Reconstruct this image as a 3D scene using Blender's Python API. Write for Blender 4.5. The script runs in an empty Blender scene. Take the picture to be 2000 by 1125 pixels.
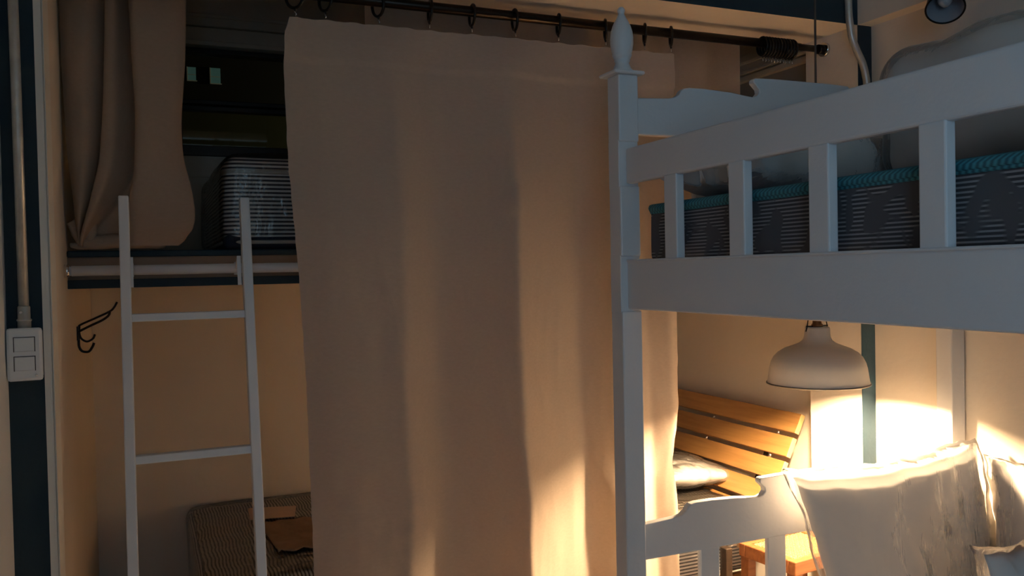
import bpy, bmesh, math, random
from mathutils import Vector, Matrix, noise
random.seed(7)
D = bpy.data
COL = bpy.context.scene.collection
SC = bpy.context.scene

# ------------------------------------------------------------------ camera
cd = D.cameras.new('camera')
cam = D.objects.new('camera', cd)
COL.objects.link(cam)
cd.sensor_fit = 'HORIZONTAL'; cd.sensor_width = 36.0; cd.lens = 1654.84 * 36 / 2000
cd.clip_start = 0.05
yaw, pitch, roll = 0.40609829, -0.02006173, -0.02101476
fw = Vector((math.sin(yaw) * math.cos(pitch), math.cos(yaw) * math.cos(pitch), math.sin(pitch)))
r0 = fw.cross(Vector((0, 0, 1))).normalized(); u0 = r0.cross(fw)
cr, sr = math.cos(roll), math.sin(roll)
rt = cr * r0 + sr * u0; up = -sr * r0 + cr * u0
cam.matrix_world = Matrix(((rt.x, up.x, -fw.x, 0), (rt.y, up.y, -fw.y, 0), (rt.z, up.z, -fw.z, 1.5), (0, 0, 0, 1)))
SC.camera = cam

# ------------------------------------------------------------------ world, daylight, exposure
w = D.worlds.new('world'); SC.world = w; w.use_nodes = True
w.node_tree.nodes['Background'].inputs[0].default_value = (0.55, 0.75, 1.0, 1)
w.node_tree.nodes['Background'].inputs[1].default_value = 0.02
DAY = 19.0
ld = D.lights.new('window_daylight', 'AREA'); ld.shape = 'RECTANGLE'; ld.size = 1.2; ld.size_y = 1.3
ld.energy = DAY; ld.color = (0.44, 0.72, 1.0)
lo = D.objects.new('window_daylight', ld); COL.objects.link(lo)
lo.location = (-0.31, -1.30, 1.60); lo.rotation_euler = (math.radians(90), 0, math.radians(-90))
BULB = 7000.0
SC.view_settings.view_transform = 'Standard'
SC.view_settings.look = 'None'
SC.view_settings.exposure = 0.0
SC.view_settings.gamma = 1.0
SC.view_settings.use_curve_mapping = False

# ------------------------------------------------------------------ materials
def mat(name, col, rough=0.6, metal=0.0, bump=0.0, bscale=60.0, var=0.0, vscale=4.0, spec=0.4, stretch=(1, 1, 1)):
    m = D.materials.new(name); m.use_nodes = True
    nt = m.node_tree; b = nt.nodes['Principled BSDF']
    b.inputs['Base Color'].default_value = (*col, 1)
    b.inputs['Roughness'].default_value = rough; b.inputs['Metallic'].default_value = metal
    b.inputs['Specular IOR Level'].default_value = spec
    tc = nt.nodes.new('ShaderNodeTexCoord'); mp = nt.nodes.new('ShaderNodeMapping')
    mp.inputs['Scale'].default_value = stretch
    nt.links.new(tc.outputs['Object'], mp.inputs[0])
    if var > 0:
        n = nt.nodes.new('ShaderNodeTexNoise'); n.inputs['Scale'].default_value = vscale; n.inputs['Detail'].default_value = 5
        nt.links.new(mp.outputs[0], n.inputs['Vector'])
        r = nt.nodes.new('ShaderNodeValToRGB')
        r.color_ramp.elements[0].position = 0.3; r.color_ramp.elements[1].position = 0.7
        r.color_ramp.elements[0].color = (*[c * (1 - var) for c in col], 1)
        r.color_ramp.elements[1].color = (*[min(1, c * (1 + var)) for c in col], 1)
        nt.links.new(n.outputs['Fac'], r.inputs[0]); nt.links.new(r.outputs[0], b.inputs['Base Color'])
    if bump > 0:
        n2 = nt.nodes.new('ShaderNodeTexNoise'); n2.inputs['Scale'].default_value = bscale; n2.inputs['Detail'].default_value = 3
        nt.links.new(mp.outputs[0], n2.inputs['Vector'])
        bp = nt.nodes.new('ShaderNodeBump'); bp.inputs['Strength'].default_value = bump; bp.inputs['Distance'].default_value = 0.01
        nt.links.new(n2.outputs['Fac'], bp.inputs['Height']); nt.links.new(bp.outputs[0], b.inputs['Normal'])
    return m

def fabric_mat(name, col, transl, tcol, weave=900.0):
    m = mat(name, col, 0.95, var=0.045, vscale=160, spec=0.05, bump=0.15, bscale=weave, stretch=(0.4, 1, 1))
    nt = m.node_tree; b = nt.nodes['Principled BSDF']; out = nt.nodes['Material Output']
    t = nt.nodes.new('ShaderNodeBsdfTranslucent'); t.inputs[0].default_value = (*tcol, 1)
    mx = nt.nodes.new('ShaderNodeMixShader'); mx.inputs[0].default_value = transl
    nt.links.new(b.outputs[0], mx.inputs[1]); nt.links.new(t.outputs[0], mx.inputs[2])
    nt.links.new(mx.outputs[0], out.inputs[0])
    return m

def stripe_mat(name, axis, period, light, dark, duty=0.5, wob=0.0, blot=None):
    """ticking: thin stripes along one object axis; optional woven blotches"""
    m = D.materials.new(name); m.use_nodes = True
    nt = m.node_tree; b = nt.nodes['Principled BSDF']; b.inputs['Roughness'].default_value = 0.85
    b.inputs['Specular IOR Level'].default_value = 0.15
    N = nt.nodes.new; L = nt.links.new
    tc = N('ShaderNodeTexCoord'); sx = N('ShaderNodeSeparateXYZ'); L(tc.outputs['Object'], sx.inputs[0])
    src = sx.outputs['XYZ'.index(axis)]
    if wob > 0:
        nz = N('ShaderNodeTexNoise'); nz.inputs['Scale'].default_value = 9; L(tc.outputs['Object'], nz.inputs['Vector'])
        ma = N('ShaderNodeMath'); ma.operation = 'MULTIPLY_ADD'; ma.inputs[1].default_value = wob
        L(nz.outputs['Fac'], ma.inputs[0]); L(src, ma.inputs[2]); src = ma.outputs[0]
    dv = N('ShaderNodeMath'); dv.operation = 'DIVIDE'; dv.inputs[1].default_value = period; L(src, dv.inputs[0])
    fr = N('ShaderNodeMath'); fr.operation = 'FRACT'; L(dv.outputs[0], fr.inputs[0])
    gt = N('ShaderNodeMath'); gt.operation = 'GREATER_THAN'; gt.inputs[1].default_value = duty; L(fr.outputs[0], gt.inputs[0])
    mx = N('ShaderNodeMix'); mx.data_type = 'RGBA'
    mx.inputs[6].default_value = (*light, 1); mx.inputs[7].default_value = (*dark, 1)
    L(gt.outputs[0], mx.inputs[0]); res = mx.outputs[2]
    if blot:
        n3 = N('ShaderNodeTexNoise'); n3.inputs['Scale'].default_value = 13; n3.inputs['Detail'].default_value = 1.5
        n3.inputs['Distortion'].default_value = 1.2
        L(tc.outputs['Object'], n3.inputs['Vector'])
        r = N('ShaderNodeValToRGB'); r.color_ramp.elements[0].position = 0.50; r.color_ramp.elements[1].position = 0.56
        L(n3.outputs['Fac'], r.inputs[0])
        m2 = N('ShaderNodeMix'); m2.data_type = 'RGBA'; m2.inputs[7].default_value = (*blot, 1)
        L(r.outputs[0], m2.inputs[0]); L(res, m2.inputs[6]); res = m2.outputs[2]
    L(res, b.inputs['Base Color'])
    return m

def wood_mat(name, c1, c2, axis='Y'):
    m = D.materials.new(name); m.use_nodes = True
    nt = m.node_tree; b = nt.nodes['Principled BSDF']; b.inputs['Roughness'].default_value = 0.45
    N = nt.nodes.new; L = nt.links.new
    tc = N('ShaderNodeTexCoord'); mp = N('ShaderNodeMapping')
    s = {'X': (1.5, 28, 28), 'Y': (28, 1.5, 28), 'Z': (28, 28, 1.5)}[axis]
    mp.inputs['Scale'].default_value = s; L(tc.outputs['Object'], mp.inputs[0])
    n = N('ShaderNodeTexNoise'); n.inputs['Scale'].default_value = 2.2; n.inputs['Detail'].default_value = 6
    n.inputs['Distortion'].default_value = 0.6; L(mp.outputs[0], n.inputs['Vector'])
    r = N('ShaderNodeValToRGB'); r.color_ramp.elements[0].position = 0.3; r.color_ramp.elements[1].position = 0.7
    r.color_ramp.elements[0].color = (*c1, 1); r.color_ramp.elements[1].color = (*c2, 1)
    L(n.outputs['Fac'], r.inputs[0]); L(r.outputs[0], b.inputs['Base Color'])
    return m

def film_mat(name, alpha, white=0.8, rough=0.18, bscale=22.0, tint=(1, 1, 1), ior=1.22, bstr=0.5, dist=1.5, zst=1.0):
    """thin milky polythene: mostly transparent, glossy creases"""
    m = D.materials.new(name); m.use_nodes = True
    nt = m.node_tree; nt.nodes.remove(nt.nodes['Principled BSDF']); out = nt.nodes['Material Output']
    N = nt.nodes.new; L = nt.links.new
    tr = N('ShaderNodeBsdfTransparent'); tr.inputs[0].default_value = (0.97, 0.97, 0.97, 1)
    gl = N('ShaderNodeBsdfGlossy'); gl.inputs['Roughness'].default_value = rough; gl.inputs[0].default_value = (0.9, 0.9, 0.9, 1)
    df = N('ShaderNodeBsdfDiffuse'); df.inputs[0].default_value = (white * tint[0], white * tint[1], white * tint[2], 1)
    tl = N('ShaderNodeBsdfTranslucent'); tl.inputs[0].default_value = (white, white, white, 1)
    tc = N('ShaderNodeTexCoord'); nz = N('ShaderNodeTexNoise'); nz.inputs['Scale'].default_value = bscale
    nz.inputs['Detail'].default_value = 3; nz.inputs['Distortion'].default_value = dist
    mpg = N('ShaderNodeMapping'); mpg.inputs['Scale'].default_value = (1, 1, zst); L(tc.outputs['Object'], mpg.inputs[0]); L(mpg.outputs[0], nz.inputs['Vector'])
    bp = N('ShaderNodeBump'); bp.inputs['Strength'].default_value = bstr; bp.inputs['Distance'].default_value = 0.015
    L(nz.outputs['Fac'], bp.inputs['Height']); L(bp.outputs[0], gl.inputs['Normal']); L(bp.outputs[0], df.inputs['Normal'])
    m1 = N('ShaderNodeMixShader'); m1.inputs[0].default_value = 0.5; L(df.outputs[0], m1.inputs[1]); L(tl.outputs[0], m1.inputs[2])
    fr = N('ShaderNodeFresnel'); fr.inputs[0].default_value = ior; L(bp.outputs[0], fr.inputs['Normal'])
    m2 = N('ShaderNodeMixShader'); m2.inputs[0].default_value = alpha; L(tr.outputs[0], m2.inputs[1]); L(m1.outputs[0], m2.inputs[2])
    m3 = N('ShaderNodeMixShader'); L(fr.outputs[0], m3.inputs[0]); L(m2.outputs[0], m3.inputs[1]); L(gl.outputs[0], m3.inputs[2])
    L(m3.outputs[0], out.inputs[0])
    return m

def emit_mat(name, col, s):
    m = D.materials.new(name); m.use_nodes = True
    nt = m.node_tree; b = nt.nodes['Principled BSDF']
    b.inputs['Emission Color'].default_value = (*col, 1); b.inputs['Emission Strength'].default_value = s
    b.inputs['Base Color'].default_value = (*col, 1)
    return m

CREAM = mat('cream_wall_paint', (0.76, 0.69, 0.60), 0.85, bump=0.12, bscale=40, var=0.03, vscale=3)
CREAM2 = mat('cream_trim_paint', (0.72, 0.66, 0.56), 0.6, bump=0.05, bscale=50)
NAVY = mat('navy_wall_paint', (0.008, 0.030, 0.050), 0.7, bump=0.1, bscale=50, var=0.1)
WHITE = mat('white_bunk_paint', (0.72, 0.73, 0.75), 0.42, bump=0.06, bscale=90, var=0.02)
LADDERW = mat('white_ladder_paint', (0.74, 0.76, 0.80), 0.45, bump=0.05, bscale=70)
FLOORM = wood_mat('floor_boards_wood', (0.16, 0.11, 0.08), (0.24, 0.17, 0.12), 'Y')
CEILM = mat('ceiling_paint', (0.70, 0.66, 0.60), 0.9, bump=0.05)
LINEN = fabric_mat('beige_linen', (0.60, 0.495, 0.41), 0.32, (0.62, 0.40, 0.17))
LINEN2 = fabric_mat('tan_curtain_cloth', (0.56, 0.44, 0.34), 0.30, (0.50, 0.30, 0.13))
BLACKM = mat('black_metal', (0.012, 0.010, 0.009), 0.32, metal=0.5)
BROWNROD = mat('dark_bronze_metal', (0.016, 0.012, 0.009), 0.3, metal=0.7)
STEEL = mat('galvanised_steel', (0.55, 0.56, 0.54), 0.4, metal=0.6, var=0.12, vscale=30)
CHROME = mat('chrome', (0.8, 0.8, 0.8), 0.12, metal=1.0)
PLAST = mat('white_plastic', (0.86, 0.87, 0.88), 0.35)
PINE = wood_mat('honey_wood', (0.36, 0.175, 0.055), (0.48, 0.255, 0.085), 'Y')
PINEEND = wood_mat('pale_plank_ends', (0.72, 0.50, 0.22), (0.80, 0.58, 0.28), 'Z')
REDW = wood_mat('reddish_stool_wood', (0.22, 0.075, 0.025), (0.36, 0.13, 0.045), 'X')
DARKW = wood_mat('dark_brown_wood', (0.022, 0.014, 0.010), (0.045, 0.028, 0.018), 'X')
LOFTW = mat('brown_fascia_paint', (0.26, 0.19, 0.14), 0.6, bump=0.05, var=0.08)
PILLOWW = mat('white_pillow_cotton', (0.84, 0.80, 0.76), 0.9, bump=0.15, bscale=18, spec=0.1)
SHADEO = mat('warm_white_enamel', (0.78, 0.74, 0.68), 0.4)
SHADEI = mat('white_enamel_inside', (0.88, 0.86, 0.80), 0.5)
RIMM = mat('grey_shade_rim', (0.20, 0.18, 0.16), 0.35, metal=0.4)
BRASS = mat('brown_brass', (0.22, 0.13, 0.07), 0.35, metal=0.8)
CORDM = mat('grey_cord', (0.09, 0.08, 0.07), 0.7)
TEAL = D.materials.new('teal_piping_cloth')
STRZ = stripe_mat('ticking_across', 'Z', 0.0125, (0.85, 0.80, 0.77), (0.03, 0.03, 0.045), 0.52)
STRX = stripe_mat('ticking_lengthwise', 'X', 0.0112, (0.78, 0.70, 0.60), (0.12, 0.09, 0.06), 0.55, wob=0.02)
STRY = stripe_mat('ticking_diagonal', 'X', 0.0105, (0.70, 0.66, 0.60), (0.05, 0.04, 0.05), 0.52, wob=0.05)
FLOR = stripe_mat('stripe_and_leaf_ticking', 'Z', 0.0075, (0.27, 0.27, 0.28), (0.060, 0.060, 0.068), 0.42, blot=(0.10, 0.10, 0.108))
TOPT = mat('mattress_top_cloth', (0.30, 0.30, 0.32), 0.9)
EDGE = mat('pale_mattress_edging', (0.50, 0.46, 0.42), 0.8)
NAVYC = mat('navy_mattress_base_cloth', (0.02, 0.025, 0.045), 0.9)
PAPER = mat('pale_paper', (0.68, 0.52, 0.42), 0.7, var=0.04, vscale=20)
KRAFT = mat('brown_folded_cloth', (0.30, 0.20, 0.13), 0.8, bump=0.4, bscale=14, var=0.25, vscale=12)
FILM = film_mat('clear_polythene', 0.06, 0.6, 0.14, 14.0, ior=1.45)
FILM2 = film_mat('milky_polythene', 0.26, 0.75, 0.35, 26.0, bstr=0.22, dist=0.4, zst=0.12, ior=1.15)
FILM3 = film_mat('crumpled_polythene', 0.22, 0.75, 0.15, 24.0, ior=1.4)
GLASS = D.materials.new('window_glass')
def _g():
    GLASS.use_nodes = True; nt = GLASS.node_tree; nt.nodes.remove(nt.nodes['Principled BSDF'])
    t = nt.nodes.new('ShaderNodeBsdfTransparent'); t.inputs[0].default_value = (0.85, 0.9, 0.86, 1)
    g = nt.nodes.new('ShaderNodeBsdfGlossy'); g.inputs['Roughness'].default_value = 0.03
    f = nt.nodes.new('ShaderNodeFresnel'); f.inputs[0].default_value = 1.5
    mx = nt.nodes.new('ShaderNodeMixShader')
    nt.links.new(f.outputs[0], mx.inputs[0]); nt.links.new(t.outputs[0], mx.inputs[1]); nt.links.new(g.outputs[0], mx.inputs[2])
    nt.links.new(mx.outputs[0], nt.nodes['Material Output'].inputs[0])
_g()
def _t():
    TEAL.use_nodes = True; nt = TEAL.node_tree; b = nt.nodes['Principled BSDF']; b.inputs['Roughness'].default_value = 0.8
    tc = nt.nodes.new('ShaderNodeTexCoord'); wv = nt.nodes.new('ShaderNodeTexWave')
    wv.wave_type = 'BANDS'; wv.bands_direction = 'DIAGONAL'; wv.inputs['Scale'].default_value = 55
    r = nt.nodes.new('ShaderNodeValToRGB'); r.color_ramp.elements[0].color = (0.02, 0.10, 0.13, 1); r.color_ramp.elements[1].color = (0.05, 0.27, 0.33, 1)
    nt.links.new(tc.outputs['Object'], wv.inputs['Vector']); nt.links.new(wv.outputs['Fac'], r.inputs[0]); nt.links.new(r.outputs[0], b.inputs['Base Color'])
_t()
CANE = mat('woven_cane', (0.72, 0.50, 0.22), 0.6, bump=0.3, bscale=200)
OLIVE = mat('olive_render', (0.055, 0.050, 0.020), 0.9, var=0.15, vscale=2)
OUTDARK = mat('dark_outdoor_timber', (0.016, 0.012, 0.008), 0.8)
LITW = emit_mat('lit_far_window', (0.18, 0.36, 0.36), 0.07)
LITW2 = emit_mat('lit_far_lamp', (0.45, 0.5, 0.62), 0.35)
BULBM = emit_mat('lit_bulb', (1.0, 0.68, 0.38), BULB)
FROST = mat('frosted_bulb_glass', (0.55, 0.55, 0.58), 0.3)

# ------------------------------------------------------------------ mesh helpers
def box(bm, a, b, bev=0.0, mi=0, seg=1):
    n0 = len(bm.faces)
    vs = [bm.verts.new((x, y, z)) for z in (a[2], b[2]) for y in (a[1], b[1]) for x in (a[0], b[0])]
    fs = []
    for f in ((0, 2, 3, 1), (4, 5, 7, 6), (0, 1, 5, 4), (2, 6, 7, 3), (0, 4, 6, 2), (1, 3, 7, 5)):
        fc = bm.faces.new([vs[i] for i in f]); fc.material_index = mi; fs.append(fc)
    if bev > 0:
        es = list({e for f in fs for e in f.edges})
        bmesh.ops.bevel(bm, geom=es, offset=bev, segments=seg, profile=0.5, affect='EDGES', material=-1)
    return fs

def lathe(bm, prof, c=(0, 0), n=32, mi=0, cap=True):
    rings = []
    for r, z in prof:
        if r < 1e-5:
            rings.append([bm.verts.new((c[0], c[1], z))])
        else:
            rings.append([bm.verts.new((c[0] + r * math.cos(2 * math.pi * k / n), c[1] + r * math.sin(2 * math.pi * k / n), z)) for k in range(n)])
    for a, b in zip(rings, rings[1:]):
        for k in range(n):
            k2 = (k + 1) % n
            if len(a) == 1 and len(b) == 1: continue
            if len(a) == 1: f = bm.faces.new((a[0], b[k2], b[k]))
            elif len(b) == 1: f = bm.faces.new((a[k], a[k2], b[0]))
            else: f = bm.faces.new((a[k], a[k2], b[k2], b[k]))
            f.material_index = mi; f.smooth = True
    if cap:
        for rg in (rings[0], rings[-1]):
            if len(rg) > 1:
                f = bm.faces.new(rg); f.material_index = mi

def tube(bm, pts, r, n=12, mi=0, cap=True):
    pts = [Vector(p) for p in pts]
    rs = r if isinstance(r, (list, tuple)) else [r] * len(pts)
    t = (pts[1] - pts[0]).normalized()
    ref = Vector((0, 0, 1)) if abs(t.z) < 0.9 else Vector((1, 0, 0))
    u = t.cross(ref).normalized(); rings = []
    for i, p in enumerate(pts):
        if i == 0: t = (pts[1] - p).normalized()
        elif i == len(pts) - 1: t = (p - pts[i - 1]).normalized()
        else: t = ((pts[i + 1] - p).normalized() + (p - pts[i - 1]).normalized()).normalized()
        u = (u - t * u.dot(t)).normalized(); v = t.cross(u)
        rings.append([bm.verts.new(p + rs[i] * (u * math.cos(2 * math.pi * k / n) + v * math.sin(2 * math.pi * k / n))) for k in range(n)])
    for a, b in zip(rings, rings[1:]):
        for k in range(n):
            f = bm.faces.new((a[k], a[(k + 1) % n], b[(k + 1) % n], b[k])); f.smooth = True; f.material_index = mi
    if cap:
        for rg in (rings[0][::-1], rings[-1]):
            f = bm.faces.new(rg); f.material_index = mi

def smooth_path(pts, k=6):
    pts = [Vector(p) for p in pts]; out = []
    P = [pts[0]] + pts + [pts[-1]]
    for i in range(1, len(P) - 2):
        for j in range(k):
            t = j / k
            out.append(0.5 * ((2 * P[i]) + (-P[i - 1] + P[i + 1]) * t + (2 * P[i - 1] - 5 * P[i] + 4 * P[i + 1] - P[i + 2]) * t * t
                              + (-P[i - 1] + 3 * P[i] - 3 * P[i + 1] + P[i + 2]) * t ** 3))
    out.append(pts[-1])
    return out

def prism(bm, outline, y0, y1, mi=0):
    """outline in X,Z extruded from y0 to y1"""
    a = [bm.verts.new((x, y0, z)) for x, z in outline]; b = [bm.verts.new((x, y1, z)) for x, z in outline]
    n = len(a)
    bm.faces.new(a).material_index = mi; bm.faces.new(b[::-1]).material_index = mi
    for i in range(n):
        bm.faces.new((a[i], b[i], b[(i + 1) % n], a[(i + 1) % n])).material_index = mi

def obj(name, bm, mats, parent=None, smooth=False, bevmod=0.0, recalc=True):
    if recalc: bmesh.ops.recalc_face_normals(bm, faces=bm.faces[:])
    me = D.meshes.new(name); bm.to_mesh(me); bm.free()
    if not isinstance(mats, (list, tuple)): mats = [mats]
    for m in mats: me.materials.append(m)
    if smooth:
        for p in me.polygons: p.use_smooth = True
    o = D.objects.new(name, me); COL.objects.link(o)
    if parent: o.parent = parent
    if bevmod > 0:
        md = o.modifiers.new('bevel', 'BEVEL'); md.width = bevmod; md.segments = 2; md.limit_method = 'ANGLE'
    return o

def tag(o, label, cat, group=None):
    o['label'] = label; o['category'] = cat
    if group: o['group'] = group
    return o

def thing(name, label, cat, loc=(0, 0, 0), rotz=0.0, group=None):
    o = D.objects.new(name, None); COL.objects.link(o); o.empty_display_size = 0.05
    o.location = loc; o.rotation_euler = (0, 0, rotz)
    return tag(o, label, cat, group)

def struct(o):
    o['kind'] = 'structure'; return o

def sbox(name, a, b, m, parent=None, bev=0.0):
    bm = bmesh.new(); box(bm, a, b, bev); o = obj(name, bm, m, parent)
    return o if parent else struct(o)

def pbox(name, a, b, m, parent, bev=0.003, loc=None):
    bm = bmesh.new(); box(bm, a, b, bev, seg=2); return obj(name, bm, m, parent)

# ------------------------------------------------------------------ the room shell
XL, XR = -0.287, 2.258          # room side walls
JL, JR = -0.200, 2.200          # alcove opening
YF, YB = 2.150, 2.393           # front and back of the navy frame
YA = 3.600                      # alcove back wall
ZS, ZC = 2.296, 2.750           # beam soffit, ceiling
XAR = 2.320                     # recessed alcove right wall
YR = -2.0                       # room wall behind the camera
sbox('floor', (-0.5, YR - 0.1, -0.1), (2.6, YA + 0.1, 0.0), FLOORM)
sbox('ceiling', (-0.5, YR - 0.1, ZC), (2.6, YA + 0.1, ZC + 0.1), CEILM)
bm = bmesh.new()     # left wall with a tall window opening beside and behind the camera
box(bm, (XL - .1, YR, 0), (XL, -1.90, ZC)); box(bm, (XL - .1, -0.70, 0), (XL, YF, ZC))
box(bm, (XL - .1, -1.90, 0), (XL, -0.70, 0.95)); box(bm, (XL - .1, -1.90, 2.25), (XL, -0.70, ZC))
struct(obj('wall_left', bm, mat('pale_grey_wall_paint', (0.76, 0.80, 0.83), 0.7)))
sbox('wall_right', (XR, YR, 0), (XR + 0.12, YF, ZC), CREAM)
sbox('wall_rear', (XL - .1, YR - .1, 0), (XR + .12, YR, ZC), CREAM)
# left pier: navy face, rounded cream corner, cream jamb
bm = bmesh.new()
prism_pts = [(XL - .1, YF), (-0.216, YF), (-0.211, YF + .003), (-0.204, YF + .010), (JL, YF + .020), (JL, YA), (XL - .1, YA)]
a = [bm.verts.new((x, y, 0)) for x, y in prism_pts]; b = [bm.verts.new((x, y, ZC)) for x, y in prism_pts]
n = len(a); bm.faces.new(a); bm.faces.new(b[::-1])
for i in range(n):
    f = bm.faces.new((a[i], b[i], b[(i + 1) % n], a[(i + 1) % n])); f.material_index = 1 if i == 0 else 0
struct(obj('wall_alcove_left', bm, [CREAM, NAVY]))
# right pier and recessed alcove wall
bm = bmesh.new()
box(bm, (JR, YF + 0.002, 0), (XAR + .1, YB, ZC))
box(bm, (XAR, YB, 0), (XAR + .1, YA, ZC))
struct(obj('wall_alcove_right', bm, CREAM))
bm = bmesh.new(); box(bm, (-0.2165, YF - .0025, 0), (JL, YF + .0005, ZS)); box(bm, (JL - .001, YF - .0025, 0), (JL + .0025, YF + .115, ZS))
struct(obj('trim_9', bm, mat('pale_corner_strip', (0.78, 0.77, 0.72), 0.5)))  # thin strip over the pier corner, paler than the jamb
sbox('trim_1', (JR, YF - 0.002, 0), (XR, YF + 0.002, ZS), NAVY)
# beam over the opening with its navy front face
bm = bmesh.new(); fs = box(bm, (JL, YF, ZS), (JR, YB, ZC))
fs[2].material_index = 1
struct(obj('wall_beam_front', bm, [CREAM, NAVY]))
sbox('wall_beam_right', (JR, YR, ZS), (XR, YF, ZC), CREAM)
# alcove back wall around the window opening
WX0, WX1, WZ0, WZ1 = 0.10, 1.50, 1.99, 2.42
bm = bmesh.new()
box(bm, (JL - .1, YA, 0), (XAR + .1, YA + .12, WZ0)); box(bm, (JL - .1, YA, WZ1), (XAR + .1, YA + .12, ZC))
box(bm, (JL - .1, YA, WZ0), (WX0, YA + .12, WZ1)); box(bm, (WX1, YA, WZ0), (XAR + .1, YA + .12, WZ1))
struct(obj('wall_back', bm, CREAM))
# mouldings over the window (stepped) and the rail below it
bm = bmesh.new()
box(bm, (JL, YA - .022, 2.436), (XAR, YA, 2.492), 0.003); box(bm, (JL, YA - .034, 2.496), (XAR, YA, 2.530), 0.004)
box(bm, (JL, YA - .028, 2.530), (XAR, YA, 2.545), 0.003)
struct(obj('trim_2', bm, CREAM2))
sbox('trim_3', (WX0 - .05, YA - .045, 2.416), (WX1 + .05, YA, 2.434), CREAM2, bev=0.002)
sbox('trim_4', (JL, YA - .012, 1.900), (XAR, YA, 1.908), CREAM2)
# baseboards
sbox('baseboard_left', (XL, YR, 0), (XL + .012, YF, 0.09), CREAM2)
sbox('baseboard_right', (XR - .012, YR, 0), (XR, YF, 0.09), CREAM2)
# window in the alcove back wall: dark timber frame, bars, two panes
win = D.objects.new('window_1', None); COL.objects.link(win); struct(win)
Yw = YA + .02
pbox('frame_side', (WX0, Yw, WZ0), (0.145, Yw + .06, WZ1), DARKW, win)
pbox('frame_side', (WX1 - .045, Yw, WZ0), (WX1, Yw + .06, WZ1), DARKW, win)
pbox('frame_top', (0.145, Yw, WZ1 - .02), (WX1 - .045, Yw + .06, WZ1), DARKW, win)
pbox('frame_bottom', (WX0, YA - .012, WZ0 - .006), (WX1, Yw + .07, WZ0 + .036), DARKW, win)
pbox('meeting_bar', (0.145, Yw - .004, 2.195), (WX1 - .045, Yw + .05, 2.213), DARKW, win)
pbox('meeting_bar', (0.145, Yw + .012, 2.172), (WX1 - .045, Yw + .055, 2.192), DARKW, win)
pbox('pane', (0.145, Yw + .030, 2.213), (WX1 - .045, Yw + .034, WZ1 - .02), GLASS, win, 0)
pbox('pane', (0.145, Yw + .030, WZ0 + .036), (WX1 - .045, Yw + .034, 2.172), GLASS, win, 0)
# what lies outside: a dark passage with a house wall and its small lit windows
bm = bmesh.new()
box(bm, (-0.6, YA + 2.0, 0), (3.0, YA + 2.1, 2.54)); box(bm, (-0.6, YA + 1.93, 2.535), (3.0, YA + 2.1, 2.575))
struct(obj('wall_outside', bm, OLIVE))
bm = bmesh.new()
box(bm, (-0.6, YA + .12, 3.4), (3.0, YA + 2.1, 3.5)); box(bm, (-0.7, YA + .12, 0), (-0.6, YA + 2.1, 3.5)); box(bm, (3.0, YA + .12, 0), (3.1, YA + 2.1, 3.5))
box(bm, (-0.6, YA + 2.0, 2.575), (3.0, YA + 2.1, 3.4)); box(bm, (-0.6, YA + .12, -0.1), (3.0, YA + 2.1, 0)); box(bm, (-0.6, YA + .12, 2.80), (3.0, YA + .2, 3.4))
struct(obj('wall_passage', bm, OUTDARK))
sbox('trim_5', (-0.6, YA + 1.1, 2.84), (3.0, YA + 1.3, 2.96), OUTDARK)

pg = D.lights.new('passage_fill_light', 'POINT'); pg.energy = 9.0; pg.color = (1.0, .9, .6); pg.shadow_soft_size = .08  # added fill with no lamp in view, brightens the dark outside wall
pgo = D.objects.new('passage_fill_light', pg); COL.objects.link(pgo); pgo.location = (1.9, YA + 1.3, 2.6)

# side window casing high on the alcove right wall
sw = D.objects.new('window_2', None); COL.objects.link(sw); struct(sw)
pbox('casing_top', (XAR - .030, YB + .02, 2.300), (XAR, 3.45, 2.372), CREAM2, sw)
pbox('casing_moulding', (XAR - .042, YB + .02, 2.330), (XAR - .030, 3.45, 2.342), CREAM2, sw, .002)
pbox('casing_moulding', (XAR - .040, YB + .02, 2.290), (XAR, 3.45, 2.302), CREAM2, sw, .002)
pbox('casing_moulding', (XAR - .034, YB + .02, 2.262), (XAR, 3.45, 2.284), CREAM2, sw, .002)
pbox('casing_side', (XAR - .030, YB + .002, 1.70), (XAR, YB + .03, 2.372), CREAM2, sw)
pbox('pane', (XAR - .010, YB + .03, 1.70), (XAR - .004, 3.45, 2.262), mat('frosted_grey_pane', (0.33, 0.31, 0.29), 0.5), sw, 0)

# ------------------------------------------------------------------ sleeping loft slab
LF = 2.60
bm = bmesh.new(); box(bm, (JL, LF + .012, 1.476), (XAR, YA, 1.572))
struct(obj('trim_6', bm, LOFTW))
sbox('trim_7', (JL, LF, 1.476), (XAR, LF + .012, 1.500), NAVY, bev=0.001)
sbox('trim_8', (JL, LF - .002, 1.562), (XAR, LF + .06, 1.580), NAVY, bev=0.003)

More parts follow.
